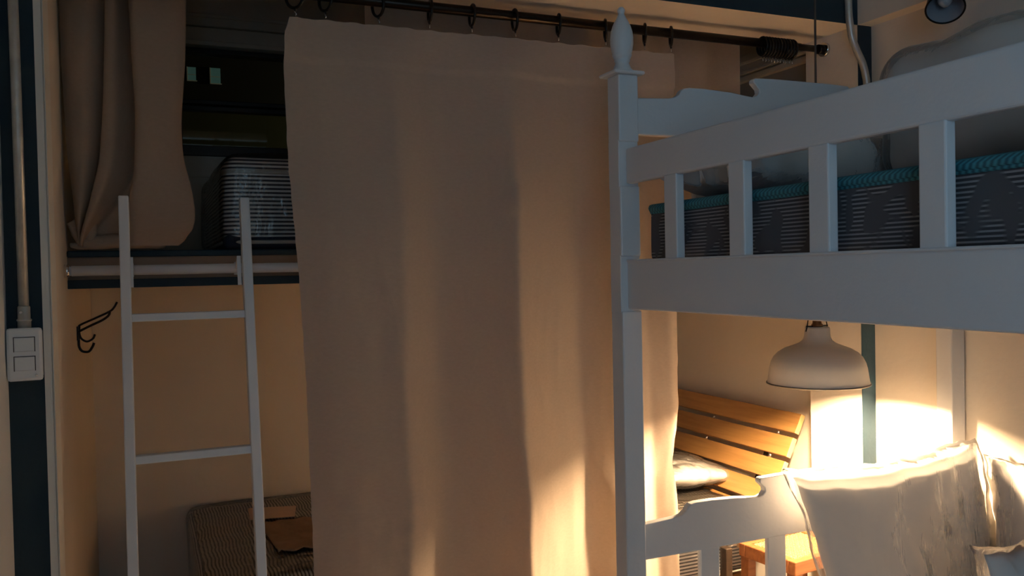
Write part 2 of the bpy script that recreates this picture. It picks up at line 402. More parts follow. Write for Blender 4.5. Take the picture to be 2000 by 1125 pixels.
# ------------------------------------------------------------------ white bunk bed
bunk = thing('bunk_bed', 'white painted wooden bunk bed with turned finial post and slatted side rail', 'bunk bed', (1.66, 0.83, 0))
BX0, BX1 = 1.068, 2.252         # outer faces of the posts across the bed
PW = 0.056
BY1 = 1.800                     # front (room side) face of the head posts
OFF = Vector((1.66, 0.83, 0))
def bshift(bm): bmesh.ops.translate(bm, verts=bm.verts[:], vec=-OFF)
def bpart(name, bm, m=WHITE, parent=None, **k):
    bshift(bm); return obj(name, bm, m, parent or bunk, **k)
def post_bm(x, y, recess):
    bm = bmesh.new()
    zs = [(0, 1.395), (1.530, 1.703), (1.812, 1.976)]
    for z0, z1 in zs: box(bm, (x, y, z0), (x + PW, y + PW, z1), 0.004, seg=2)
    for z0, z1 in ((1.390, 1.535), (1.698, 1.817)):
        box(bm, (x + .0, y + recess, z0), (x + PW, y + PW, z1), 0.002)
    box(bm, (x - .016, y - .012, 1.976), (x + PW + .014, y + PW + .014, 1.985), 0.003)
    lathe(bm, [(.027, 1.985), (.027, 1.990), (.022, 1.996), (.019, 2.003), (.0165, 2.009), (.0185, 2.012), (.0195, 2.015), (.0185, 2.018),
               (.021, 2.020), (.0235, 2.026), (.0245, 2.029), (.0235, 2.032), (.026, 2.040), (.0285, 2.056), (.0288, 2.070), (.027, 2.085), (.0225, 2.100),
               (.0165, 2.113), (.011, 2.122), (.0105, 2.125), (.008, 2.128), (.0075, 2.132), (.0095, 2.137), (.0092, 2.142), (.005, 2.147), (0, 2.148)],
          (x + PW / 2, y + PW / 2), 28)
    return bm
bpart('post', post_bm(BX0, BY1, 0.006))
bpart('post', post_bm(BX1 - PW, BY1, 0.006))
bpart('post', post_bm(BX0, -0.17, 0.0))
bpart('post', post_bm(BX1 - PW, -0.17, 0.0))
RX0, RX1 = 1.087, 1.109          # near long side, thickness
for sx in (0, 1):
    x0, x1 = (RX0, RX1) if sx == 0 else (2.205, 2.227)
    bm = bmesh.new(); box(bm, (x0, -0.114, 1.708), (x1, BY1 + .006, 1.795), 0.006, seg=3)
    bpart('guard_rail', bm)
    bm = bmesh.new(); box(bm, (x0, -0.114, 1.400), (x1, BY1 + .008, 1.521), 0.004, seg=2)
    box(bm, (x0 - .005, -0.112, 1.516), (x1, BY1 + .002, 1.522), 0.002)
    bpart('side_board', bm)
    bm = bmesh.new(); box(bm, (x0, -0.114, 0.27), (x1, BY1 + .008, 0.39), 0.004, seg=2)
    bpart('side_board', bm)
    for yc in (1.616, 1.383, 1.157, 0.922, 0.690, 0.458, 0.226, 0.0):
        bm = bmesh.new(); box(bm, (x0, yc - .0245, 1.519), (x1, yc + .0245, 1.711), 0.003, seg=2)
        bpart('baluster', bm)
# scalloped end boards
def scallop(zb):
    h = [(1.118, .090), (1.225, .096), (1.245, .100), (1.258, .108), (1.264, .118), (1.272, .124), (1.290, .127), (1.34, .127), (1.42, .123), (1.470, .117),
         (1.490, .115), (1.503, .119), (1.512, .128), (1.510, .138), (1.500, .147), (1.493, .153), (1.4935, .162), (1.500, .166), (1.56, .168), (1.66, .168)]
    mir = [(3.32 - x, z) for x, z in reversed(h[:-1])]
    return [(1.118, 0)] + h + mir + [(3.32 - 1.118, 0)]
def end_board(zb, y0):
    bm = bmesh.new()
    prism(bm, [(x, zb + z) for x, z in reversed(scallop(zb))], y0, y0 + .022)
    return bm
for y0 in (BY1 + .018, -0.17 + .018):
    bpart('head_board', end_board(1.833, y0), bevmod=0.003)
    bpart('head_board', end_board(0.765, y0), bevmod=0.003)
    for zb, zt in ((1.40, 1.50), (0.27, 0.37)):
        bm = bmesh.new(); box(bm, (1.118, y0, zb), (2.202, y0 + .022, zt), 0.003); bpart('cross_board', bm)
    for xc in (1.331, 1.5505, 1.770, 1.9895):
        for z0, z1 in ((0.36, 0.775), (1.49, 1.84)):
            bm = bmesh.new(); box(bm, (xc - .031, y0 + .003, z0), (xc + .031, y0 + .019, z1), 0.003); bpart('baluster', bm)
for zz in (1.506, 0.306):
    for k in range(11):
        y = 0.0 + k * 0.165
        bm = bmesh.new(); box(bm, (1.109, y, zz - .01), (2.205, y + .07, zz + .004), 0.002); bpart('bed_slat', bm, PINE)

# ------------------------------------------------------------------ soft things
def soft_box(bm, a, b, r, seg=4, jit=0.0, mi=0, sd=0):
    """box with big rounded edges, optionally subdivided and gently uneven"""
    nx = max(2, int((b[0] - a[0]) / .09)); ny = max(2, int((b[1] - a[1]) / .09)); nz = 5
    c = [(a[i] + b[i]) / 2 for i in range(3)]; h = [(b[i] - a[i]) / 2 for i in range(3)]
    def lin(n, hh):
        inner = [-(hh - r) + 2 * (hh - r) * k / n for k in range(n + 1)]
        edge = [hh - r + r * math.tan(math.pi / 4 * (k / seg)) for k in range(1, seg + 1)]
        return [-e for e in reversed(edge)] + inner + edge
    L = [lin(nx, h[0]), lin(ny, h[1]), lin(nz, h[2])]
    vd = {}
    def V(p):
        k = tuple(round(q, 6) for q in p)
        if k in vd: return vd[k]
        q = Vector(p); core = Vector([max(-(h[i] - r), min(h[i] - r, q[i])) for i in range(3)])
        d = q - core
        if d.length > 1e-9: q = core + d.normalized() * r
        q = q + Vector(c)
        if jit > 0:
            n = noise.noise_vector(q * 6 + Vector((sd, sd, 0))); q = q + Vector(n) * jit
        vd[k] = bm.verts.new(q); return vd[k]
    for ax in range(3):
        i, j = [k for k in range(3) if k != ax]
        for s in (-1, 1):
            for p in range(len(L[i]) - 1):
                for q in range(len(L[j]) - 1):
                    cs = []
                    for (aa, bb) in ((p, q), (p + 1, q), (p + 1, q + 1), (p, q + 1)):
                        v = [0, 0, 0]; v[ax] = s * h[ax]; v[i] = L[i][aa]; v[j] = L[j][bb]; cs.append(V(v))
                    if len(set(cs)) < 3: continue
                    try: f = bm.faces.new(cs)
                    except ValueError: continue
                    f.smooth = True
                    f.material_index = 1 if (ax == 2 and s == 1) else mi
    return

def edging(bm, a, b, z, r, rc):
    """cord around a mattress rim"""
    x0, y0, x1, y1 = a[0], a[1], b[0], b[1]; pts = []
    for cx, cy, t0 in ((x1 - rc, y1 - rc, 0), (x0 + rc, y1 - rc, 90), (x0 + rc, y0 + rc, 180), (x1 - rc, y0 + rc, 270)):
        for k in range(6):
            t = math.radians(t0 + 18 * k); pts.append((cx + rc * math.cos(t), cy + rc * math.sin(t), z))
    pts.append(pts[0]); tube(bm, pts, r, 8, cap=False)

def mattress(name, label, a, b, side, top, edge, wrap=None, r=0.04, base=None, low=True):
    base_c = ((a[0] + b[0]) / 2, (a[1] + b[1]) / 2, a[2])
    t = thing(name, label, 'mattress', base_c)
    sh = -Vector(base_c)
    def fin(nm, bm, mats, **k):
        bmesh.ops.translate(bm, verts=bm.verts[:], vec=sh); return obj(nm, bm, mats, t, **k)
    bm = bmesh.new(); soft_box(bm, a, b, r, jit=0.004); fin('ticking_cover', bm, [side, top])
    for z in ((b[2] - r, a[2] + max(r * .45, .020)) if low else (b[2] - r,)):
        bm = bmesh.new(); edging(bm, (a[0] + .002, a[1] + .002), (b[0] - .002, b[1] - .002), z, 0.0075, r); fin('edge_piping', bm, edge)
    if base:
        bm = bmesh.new(); soft_box(bm, (a[0] - .002, a[1] - .002, a[2] - .0), (b[0] + .002, b[1] + .002, a[2] + .045), 0.02); fin('base_band', bm, [base, base])
    if wrap:
        bm = bmesh.new(); g = 0.010
        soft_box(bm, (a[0] - g, a[1] - g, a[2] + .002), (b[0] + g, b[1] + g, b[2] + g), r, jit=0.009, sd=5); fin('plastic_wrap', bm, [wrap, wrap])
    return t

# top bunk mattress, teal corded rim
tm = mattress('mattress', 'dark striped leaf-pattern mattress with teal corded rim on top bunk', (1.130, -0.10, 1.512), (2.190, 1.772, 1.655), FLOR, TOPT, TEAL, r=0.018, low=False)
bc = Vector(tm.location)
bm = bmesh.new()
for (p, q) in (((1.128, -0.08, 1.644), (1.128, 1.755, 1.644)), ((1.15, 1.775, 1.644), (2.17, 1.775, 1.644))):
    v = [Vector(p) - bc, Vector(q) - bc]
    d = (v[1] - v[0]); n = 40
    tube(bm, [v[0] + d * k / n for k in range(n + 1)], 0.010, 8)
obj('teal_band', bm, TEAL, tm)
# loft mattress and lower alcove mattress
mattress('mattress', 'thick black and white striped mattress in clear plastic on the loft', (0.215, 2.675, 1.582), (2.10, 3.56, 1.868), STRZ, STRZ, EDGE, FILM, r=0.05, base=NAVYC)
lm = mattress('mattress', 'plastic wrapped ticking mattress on the lower alcove bed, below the loft', (0.125, 2.60, 0.33), (2.085, 3.575, 0.592), STRZ, STRX, EDGE, FILM, r=0.045)
mattress('mattress', 'plain pale mattress on the lower bunk behind the big wrapped pillow', (1.130, -0.10, 0.312), (2.190, 1.772, 0.415), TOPT, TOPT, EDGE, r=0.02)

def paper_on(z, pts, m, name, label, cat):
    bm = bmesh.new()
    a_ = [bm.verts.new((x, y, z)) for x, y in pts]; b_ = [bm.verts.new((x, y, z + .0025)) for x, y in pts]
    bm.faces.new(a_[::-1]); bm.faces.new(b_)
    for i in range(len(pts)): bm.faces.new((a_[i], a_[(i + 1) % len(pts)], b_[(i + 1) % len(pts)], b_[i]))
    return tag(obj(name, bm, m), label, cat)
paper_on(0.607, [(0.322, 3.225), (0.478, 3.190), (0.505, 3.335), (0.330, 3.385)], PAPER, 'paper_label', 'pale pinkish paper label on the wrapped lower mattress behind ladder', 'label')
bm = bmesh.new()
nx = 18
g = [[bm.verts.new((0.345 + .19 * i / nx + .02 * (1 - j / nx), 2.80 + .36 * j / nx + .01 * math.sin(i), 0.607 + 0.010 * max(0, noise.noise(Vector((i * .35, j * .5 + i * .3, 3)))) )) for j in range(nx + 1)] for i in range(nx + 1)]
for i in range(nx):
    for j in range(nx): bm.faces.new((g[i][j], g[i + 1][j], g[i + 1][j + 1], g[i][j + 1])).smooth = True
o = obj('folded_cloth', bm, KRAFT); md = o.modifiers.new('thickness', 'SOLIDIFY'); md.thickness = 0.004; md.offset = 1
tag(o, 'brown crumpled cloth packet lying flat on the wrapped lower mattress', 'cloth')

# ---- pillows in bags
def pillow_bm(w, h, t, sd=0, wr=0.006, n=36, pinch=0.07, puff=0.5, rnd=0.0):
    """lying in local X(w) Z(h), thickness along Y"""
    bm = bmesh.new(); F = []
    for s in (-1, 1):
        G = []
        for i in range(n + 1):
            row = []
            for j in range(n + 1):
                u = -1 + 2 * i / n; v = -1 + 2 * j / n
                x = w / 2 * u * (1 - pinch * (1 - abs(v) ** 2) * abs(u)); z = h / 2 * v * (1 - pinch * (1 - abs(u) ** 2) * abs(v))
                x *= math.sqrt(1 - rnd * v * v); z *= math.sqrt(1 - rnd * u * u)
                p = max(0.0, (1 - u * u) * (1 - v * v)) ** puff
                d = noise.noise(Vector((u * 2.2 + sd, v * 2.2, s * 3))) * wr * 1.2 + noise.noise(Vector((u * 7 + sd, v * 3.2, s))) * wr * 0.6
                edge = (1 - max(abs(u), abs(v)) ** 6)
                y = s * (t / 2 * p + d * edge * (0.4 + p)) 
                k = noise.noise(Vector((u * 5 + sd * 3, v * 5, 9))) * wr * (1 - p) * 1.4
                row.append(bm.verts.new((x + k, y, z + k)))
            G.append(row)
        for i in range(n):
            for j in range(n):
                q = (G[i][j], G[i + 1][j], G[i + 1][j + 1], G[i][j + 1])
                bm.faces.new(q if s == -1 else q[::-1]).smooth = True
    bmesh.ops.remove_doubles(bm, verts=bm.verts[:], dist=1e-5)
    return bm

def bag_bm(w, h, t, m, sd=0, n=64, flare=0.012, puff=.5, rnd=0.0, pinch=.07):
    """loose film: follows the cushion, loose crumpled margin m around it"""
    bm = pillow_bm(w, h, t, sd, n=n, puff=puff, rnd=rnd, pinch=pinch)
    for v in bm.verts:
        c = v.co; e = max(abs(c.x) / (w / 2), abs(c.z) / (h / 2))
        rg = noise.noise(Vector((c.x * 30 + sd, c.z * 30, c.y * 4))); rs = noise.noise(Vector((c.x * 11 + sd, c.z * 11, 7)))
        out = .011 + .004 * abs(rs)
        k = min(1, max(0, e - .82) / .16)
        s_ = 1 if c.y >= 0 else -1
        c.y += s_ * out * (1 - k * .6) + k * (rg * flare * .6 + rs * flare)
        c.x *= 1 + .01 + k * (m / (w / 2)) * (.8 + .5 * rs); c.z *= 1 + .01 + k * (m / (h / 2)) * (.7 + .7 * rs + .3 * rg)
    return bm

def bagged_pillow(name, label, w, h, t, loc, rot, film=FILM2, sd=0, margin=0.05, core=PILLOWW, cat='pillow', puff=0.5, rnd=0.0, pinch=.07, skew=0.0, xmax=9.0):
    th = thing(name, label, cat, loc); th.rotation_euler = rot
    def sk(bm, lim):
        for v in bm.verts: v.co.x = min(v.co.x - skew * v.co.z, lim)
        return bm
    obj('cushion', sk(pillow_bm(w, h, t, sd, puff=puff, rnd=rnd, pinch=pinch), xmax - .006), core, th)
    obj('plastic_bag', sk(bag_bm(w, h, t, margin, sd, puff=puff, rnd=rnd, pinch=pinch), xmax), film, th)
    return th
R_ = math.radians
# big pillow upright on the lower bunk, leaning on the head board
bagged_pillow('pillow', 'large white pillow in a clear plastic bag upright against lower bunk head board', 0.66, 0.55, 0.09, (1.930, 1.715, 0.690), (R_(-1), R_(-2), R_(0)), FILM2, 3, 0.022, puff=.28, pinch=.07, skew=.26, xmax=.322)
bagged_pillow('pillow', 'white bagged pillow leaning on the right wall behind the large lower pillow', 0.50, 0.52, 0.08, (2.195, 1.43, 0.695), (R_(0), R_(5), R_(85)), FILM2, 8, 0.01)
bagged_pillow('pillow', 'small crumpled clear plastic bag with cushion at the bottom right corner', 0.30, 0.44, 0.10, (1.690, 1.135, 0.715), (R_(-14), R_(-5), R_(4)), FILM3, 21, 0.03)
# top bunk
bagged_pillow('pillow', 'grey-white bagged pillow lying flat at the head of the top bunk', 0.54, 0.34, 0.16, (1.415, 1.570, 1.735), (R_(90), 0, R_(2)), FILM2, 31, 0.015, puff=.3)
bd = thing('bedding_pack', 'bulky white bedding in milky plastic showing above the top bunk rail', 'bedding', (1.79, 0.935, 1.660))
bm = bmesh.new(); soft_box(bm, (-.33, -.47, .002), (.33, .47, .288), .085, jit=.022, sd=3); obj('folded_duvet', bm, [PILLOWW, PILLOWW], bd)
bm = bmesh.new(); soft_box(bm, (-.343, -.483, .001), (.343, .483, .301), .09, jit=.026, sd=3); obj('plastic_bag', bm, [FILM2, FILM2], bd)
bagged_pillow('pillow', 'plump white bagged pillow behind the widest gap of the top bunk rail', 0.40, 0.22, 0.13, (1.270, 0.62, 1.725), (R_(85), R_(0), R_(-86)), FILM2, 57, 0.015, puff=.36)
# small pillow on the alcove bed
bagged_pillow('pillow', 'small pillow in crinkled plastic on the alcove bed by the slatted headboard', 0.46, 0.38, 0.11, (1.955, 2.98, 0.668), (R_(84), R_(0), R_(-80)), FILM3, 66, 0.015)

# ------------------------------------------------------------------ alcove bed: base and slatted leaning headboard
ab = thing('alcove_bed', 'honey wood bed with leaning slatted headboard at the alcove right end', 'bed', (1.1, 3.1, 0))
A = Vector((-1.1, -3.1, 0))
def apart(nm, bm, m, **k):
    bmesh.ops.translate(bm, verts=bm.verts[:], vec=A); return obj(nm, bm, m, ab, **k)
bm = bmesh.new(); box(bm, (0.12, 2.62, 0.22), (2.07, 2.65, 0.325), .003); box(bm, (0.12, 3.54, 0.22), (2.07, 3.57, 0.325), .003)
box(bm, (0.12, 2.65, 0.22), (0.15, 3.54, 0.325), .003); box(bm, (2.04, 2.65, 0.22), (2.07, 3.54, 0.325), .003)
box(bm, (0.15, 2.65, 0.30), (2.04, 3.54, 0.322)); apart('bed_frame', bm, PINE)
for x in (0.12, 2.02):
    for y in (2.62, 3.52):
        bm = bmesh.new(); box(bm, (x, y, 0), (x + .05, y + .05, 0.22), .003); apart('leg', bm, PINE)
lean = math.atan2(0.103, 0.21)           # back tilt of the headboard
dirv = Vector((math.sin(lean), 0, math.cos(lean))); nrm = Vector((-math.cos(lean), 0, math.sin(lean)))
top = Vector((2.262, 0, 0.935))
PH, PG, PT = 0.0765, 0.0185, 0.022
for k in range(6):
    z1 = -k * (PH + PG); z0 = z1 - PH
    bm = bmesh.new()
    cs = []
    for y in (2.510, 3.46):
        for (s, t) in ((z0, 0), (z1, 0), (z1, -PT), (z0, -PT)):
            cs.append(bm.verts.new(top + dirv * s + nrm * t + Vector((0, y, 0))))
    for i, f in enumerate(((0, 1, 2, 3), (7, 6, 5, 4), (0, 4, 5, 1), (1, 5, 6, 2), (2, 6, 7, 3), (3, 7, 4, 0))):
        fc = bm.faces.new([cs[q] for q in f]); fc.material_index = 1 if i < 2 else 0
    bmesh.ops.recalc_face_normals(bm, faces=bm.faces[:])
    apart('headboard_plank', bm, [PINE, PINEEND], bevmod=0.002)
    if k < 5:
        for y in (2.608, 3.012):
            bm = bmesh.new()
            p0 = top + dirv * (z0 - PG - .004) + nrm * (-.012) + Vector((0, y, 0)); p1 = top + dirv * (z0 + .004) + nrm * (-.012) + Vector((0, y, 0))
            tube(bm, [p0, p1], 0.0052, 10); apart('steel_pin', bm, CHROME)
for y in (2.66, 3.30):
    bm = bmesh.new()
    p0 = top + dirv * (-0.62) + nrm * (-.036) + Vector((0, y, 0)); p1 = top + dirv * (-0.10) + nrm * (-.036) + Vector((0, y, 0))
    tube(bm, [p0, p1], 0.013, 4); apart('headboard_batten', bm, DARKW)
# dark upright at the front of the bed base
bm = bmesh.new(); box(bm, (1.940, 2.555, 0.0), (1.968, 2.597, 0.455), .003); apart('front_upright', bm, DARKW)

# ------------------------------------------------------------------ cane topped stool
st = thing('stool', 'reddish wooden stool with woven cane top between bunk and alcove bed', 'stool', (1.878, 2.122, 0), R_(6.9))
S_, T_ = 0.292, 0.238
for (x, y) in ((0, 0), (S_ - .036, 0), (0, T_ - .036), (S_ - .036, T_ - .036)):
    pbox('leg', (x, y, 0), (x + .036, y + .036, 0.515), REDW, st)
pbox('apron', (-.004, -.004, 0.505), (S_ + .004, .024, 0.550), REDW, st)
pbox('apron', (-.004, T_ - .024, 0.505), (S_ + .004, T_ + .004, 0.550), REDW, st)
pbox('apron', (-.004, .024, 0.505), (.024, T_ - .024, 0.550), REDW, st)
pbox('apron', (S_ - .024, .024, 0.505), (S_ + .004, T_ - .024, 0.550), REDW, st)
for yy in (0.008, T_ - .028): pbox('stretcher', (.036, yy, 0.20), (S_ - .036, yy + .018, 0.225), REDW, st)
bm = bmesh.new(); box(bm, (.024, .024, 0.536), (S_ - .024, T_ - .024, 0.541))
nn = 22; stp = (S_ - .048) / nn
for i in range(nn):
    for j in range(int((T_ - .048) / stp)):
        x = .024 + i * stp; y = .025 + j * stp
        if (i + j) % 2: box(bm, (x + .001, y + .0035, 0.541), (x + stp - .001, y + stp - .0035, 0.5455))
        else: box(bm, (x + .0035, y + .001, 0.541), (x + stp - .0035, y + stp - .001, 0.5455))
c = obj('woven_top', bm, CANE, st); c['kind'] = 'stuff'

# ------------------------------------------------------------------ curtain rod, rings, main curtain
YROD, ZROD = 2.298, 2.250
rod = thing('curtain_rod', 'long black and bronze tension rod across the alcove opening under the beam', 'curtain rod', (JR - 1.2, YROD, ZROD))
def hor(bm, x0, x1, r, n=20): tube(bm, [(x0 - (JR - 1.2), 0, 0), (x1 - (JR - 1.2), 0, 0)], r, n)
bm = bmesh.new(); hor(bm, JL + .03, 2.02, 0.0145); obj('outer_tube', bm, BROWNROD, rod)
bm = bmesh.new(); hor(bm, 2.02, JR - .030, 0.0112); obj('inner_tube', bm, BLACKM, rod)
for s0, s1, t0, t1 in ((JR - .034, JR - .010, JR - .012, JR - .001), (JL + .010, JL + .034, JL + .001, JL + .012)):
    bm = bmesh.new(); hor(bm, s0, s1, 0.016); obj('end_cap', bm, BLACKM, rod)
    bm = bmesh.new(); hor(bm, t0, t1, 0.024, 28); obj('suction_disc', bm, CHROME, rod)

ringX = [0.378, 0.460, 0.604, 0.754, 0.881, 1.015, 1.159, 1.320, 1.462, 1.560]
ordn = ['leftmost black ring holding the top left corner of the linen curtain', 'second black curtain ring from the left on the long rod',
        'third black curtain ring from the left on the long rod', 'fourth black curtain ring from the left on the long rod',
        'fifth black curtain ring from the left on the long rod', 'sixth black curtain ring from the left, mid curtain',
        'seventh black curtain ring from the left on the long rod', 'black curtain ring just left of the white bunk finial',
        'black curtain ring just right of the white bunk finial', 'black ring holding the top right corner of the linen curtain']
def ring_mesh():
    bm = bmesh.new(); R = .0265; r = .0042
    pts = [(0, R * math.sin(t), R * 1.12 * math.cos(t)) for t in [2 * math.pi * k / 28 for k in range(29)]]
    tube(bm, pts, r, 8, cap=False)
    tube(bm, [(0, 0, -R * 1.12 - .008), (0, 0, -R * 1.12 + .002)], 0.0032, 8)
    return bm
def clip_mesh():
    bm = bmesh.new()
    tube(bm, [(0, 0, -.034), (0, .002, -.040), (0, -.003, -.046), (0, 0, -.050)], 0.0015, 6)
    return bm
rp = None
def ring_at(x, yaw_, tilt, label, group):
    global rp
    zc = ZROD - .0145 + .004 - .0 + .0
    loc = (x, YROD, ZROD + .0145 - .0265 * 1.12 + .0045)
    if rp is None:
        t = thing('curtain_ring', label, 'curtain ring', loc, 0, group)
        obj('hoop', ring_mesh(), BLACKM, t); obj('clip', clip_mesh(), CHROME, t); rp = t
    else:
        t = rp.copy(); COL.objects.link(t); t.location = loc; t['label'] = label; t['group'] = group
        for ch in rp.children:
            c_ = ch.copy(); COL.objects.link(c_); c_.parent = t
    t.rotation_euler = (0, tilt, yaw_)
    return t
for i, x in enumerate(ringX):
    ring_at(x, -math.atan2(x, YROD) + R_([55, 40, 36, 12, 18, 18, 12, 6, 8, 8][i]), R_([-4, 2, -3, 3, 2, -2, 1, -1, 1, 0][i]), ordn[i], 'rings holding the linen curtain')
for i in range(11):
    ring_at(1.925 + i * 0.0125, R_(random.uniform(-3, 3)), R_(random.uniform(-1.5, 1.5)), 'spare black curtain ring in the tight bunch near the rod right end', 'bunched spare curtain rings')

# profile of the folds: offset towards the alcove (+) or the room (-), in mm, by position along the rod
prof = [(.340, 6), (.38, 2), (.430, -8), (.48, -12), (.55, -14), (.615, -17), (.633, -18), (.645, -15), (.68, -4), (.72, 9), (.745, 16), (.765, 18), (.80, 14), (.84, 6), (.90, -9), (.945, -24), (.966, -33),
        (.978, -34), (.988, -30), (1.05, -12), (1.10, 0), (1.16, 13), (1.205, 24), (1.222, 25), (1.235, 21), (1.27, 9), (1.31, -4), (1.345, -12),
        (1.38, -10), (1.42, 4), (1.455, 10), (1.49, 0), (1.52, -8), (1.55, -2), (1.6, 6)]
def P(x):
    return (P0(x - .010) + 2 * P0(x - .005) + 2 * P0(x) + 2 * P0(x + .005) + P0(x + .010)) / 8
def P0(x):
    for (a_, ya), (b_, yb) in zip(prof, prof[1:]):
        if a_ <= x <= b_:
            t = (x - a_) / (b_ - a_); return ya + (yb - ya) * t
    return prof[0][1] if x < prof[0][0] else 0
def edgeL(z):
    pts = [(2.19, .366), (2.14, .350), (2.05, .346), (1.80, .352), (1.5, .372), (1.2, .384), (.7, .392), (0, .395)]
    for (za, xa), (zb, xb) in zip(pts, pts[1:]):
        if zb <= z <= za: return xa + (xb - xa) * (za - z) / (za - zb)
    return .366
def edgeR(z):
    pts = [(2.2, 1.570), (2.08, 1.570), (2.0, 1.560), (1.6, 1.562), (1.2, 1.562), (1.05, 1.560), (.95, 1.540), (.87, 1.530), (.75, 1.548), (.6, 1.55), (0, 1.55)]
    for (za, xa), (zb, xb) in zip(pts, pts[1:]):
        if zb <= z <= za: return xa + (xb - xa) * (za - z) / (za - zb)
    return 1.57
bm = bmesh.new()
NU, NV = 300, 190
ztop = lambda x: 2.186 - .0035 * math.sin(math.pi * min(abs(x - rx) / .075 for rx in [min(ringX, key=lambda q: abs(q - x))])) ** 1 + noise.noise(Vector((x * 60, 0, 0))) * .0015
G = []
for j in range(NV + 1):
    row = []
    for i in range(NU + 1):
        u = i / NU
        # rows: dense near the header seam
        vv = j / NV
        z0 = 0.045
        zt = ztop(.36 + u * 1.21)
        z = zt - (zt - z0) * (vv ** 1.15)
        xl = edgeL(z) + noise.noise(Vector((0, 5, z * 25))) * .002; xr = edgeR(z) + noise.noise(Vector((3, 5, z * 22))) * .0025
        x = xl + (xr - xl) * u
        dz = max(0, 2.186 - z)
        xx = x - 0.030 * dz * (1 - abs(u - .5)) - .008 * math.sin(dz * 1.7 + u * 5) * min(1, dz)
        xx += .016 * min(1, dz) * noise.noise(Vector((0.3, z * 2.1, 6))) + .008 * min(1, dz) * noise.noise(Vector((x * 3, z * 5.5, 2)))
        amp = (.45 + .95 * min(1, dz / .5)) * (1 + .35 * min(1, dz / 1.4))
        y = P(xx) * .001 * amp
        # secondary creases lower down
        y += .0075 * min(1, max(0, dz - .45)) * noise.noise(Vector((x * 7 - dz * 1.1, z * 1.3, 2)))
        y += .0022 * min(1, dz * 2) * noise.noise(Vector((x * 9 - dz, z * 2.2, 8))) * .6
        y += .0004 * noise.noise(Vector((x * 30, z * 30, 4)))
        wk = min(1, max(0, dz - .35) * 2)
        y += .0055 * wk * (abs(noise.noise(Vector((x * 10 - dz * 1.5, z * 2.4, 31)))) - .2) + .0022 * wk * (abs(noise.noise(Vector((x * 22 + dz * 2, z * 5, 12)))) - .2)
        zs = ztop(x) - .113 - .010 * (1 - u) * 0 + noise.noise(Vector((x * 9, 1, 0))) * .002
        if z > zs: y -= .0050
        k = min(1, dz / .06)
        y *= (.25 + .75 * k)
        row.append(bm.verts.new((x - .96, y, z)))
    G.append(row)
for j in range(NV):
    for i in range(NU):
        bm.faces.new((G[j][i], G[j + 1][i], G[j + 1][i + 1], G[j][i + 1])).smooth = True
mc = obj('linen_curtain', bm, LINEN, recalc=False); mc.location = (.96, YROD, 0)
tag(mc, 'long beige linen curtain with raw edges hanging across the alcove opening', 'curtain')

# ------------------------------------------------------------------ loft curtains on an inner rod (above the beam line)
rod2 = thing('curtain_rod', 'inner curtain rod of the loft hidden above the beam soffit', 'curtain rod', (1.0, 2.52, 2.40))
bm = bmesh.new(); tube(bm, [(JL - 1.0, 0, 0), (XAR - 1.0, 0, 0)], .011, 16); obj('rod_tube', bm, BLACKM, rod2)
# left, gathered in three overlapping folds and bunched on the loft edge
FK = {  # fold edge lines as (x, z) down the cloth
 'Cl': [(-.196, 2.39), (-.196, 2.08), (-.192, 1.971), (-.188, 1.837), (-.178, 1.728), (-.174, 1.633), (-.172, 1.600)],
 'Cr': [(-.070, 2.39), (-.086, 2.088), (-.092, 1.978), (-.105, 1.84), (-.130, 1.729), (-.160, 1.633), (-.162, 1.600)],
 'Bl': [(-.078, 2.39), (-.090, 2.088), (-.097, 1.95), (-.109, 1.812), (-.141, 1.688), (-.166, 1.616), (-.168, 1.600)],
 'Br': [(-.020, 2.39), (-.012, 2.094), (-.010, 1.955), (-.022, 1.801), (-.075, 1.695), (-.145, 1.611), (-.150, 1.600)],
 'Al': [(-.030, 2.39), (-.023, 2.093), (-.018, 1.954), (-.025, 1.787), (-.043, 1.703), (-.062, 1.640), (-.050, 1.592)],
 'Ar': [(.126, 2.39), (.114, 2.104), (.099, 1.932), (.101, 1.833), (.119, 1.762), (.129, 1.700), (.130, 1.660), (.124, 1.630), (.108, 1.608), (.080, 1.594), (.070, 1.590)]}
def FX(k, z):
    p = FK[k]
    if z >= p[0][1]: return p[0][0]
    for (xa, za), (xb, zb) in zip(p, p[1:]):
        if zb <= z <= za:
            t = (za - z) / (za - zb); return xa + (xb - xa) * t
    return p[-1][0]
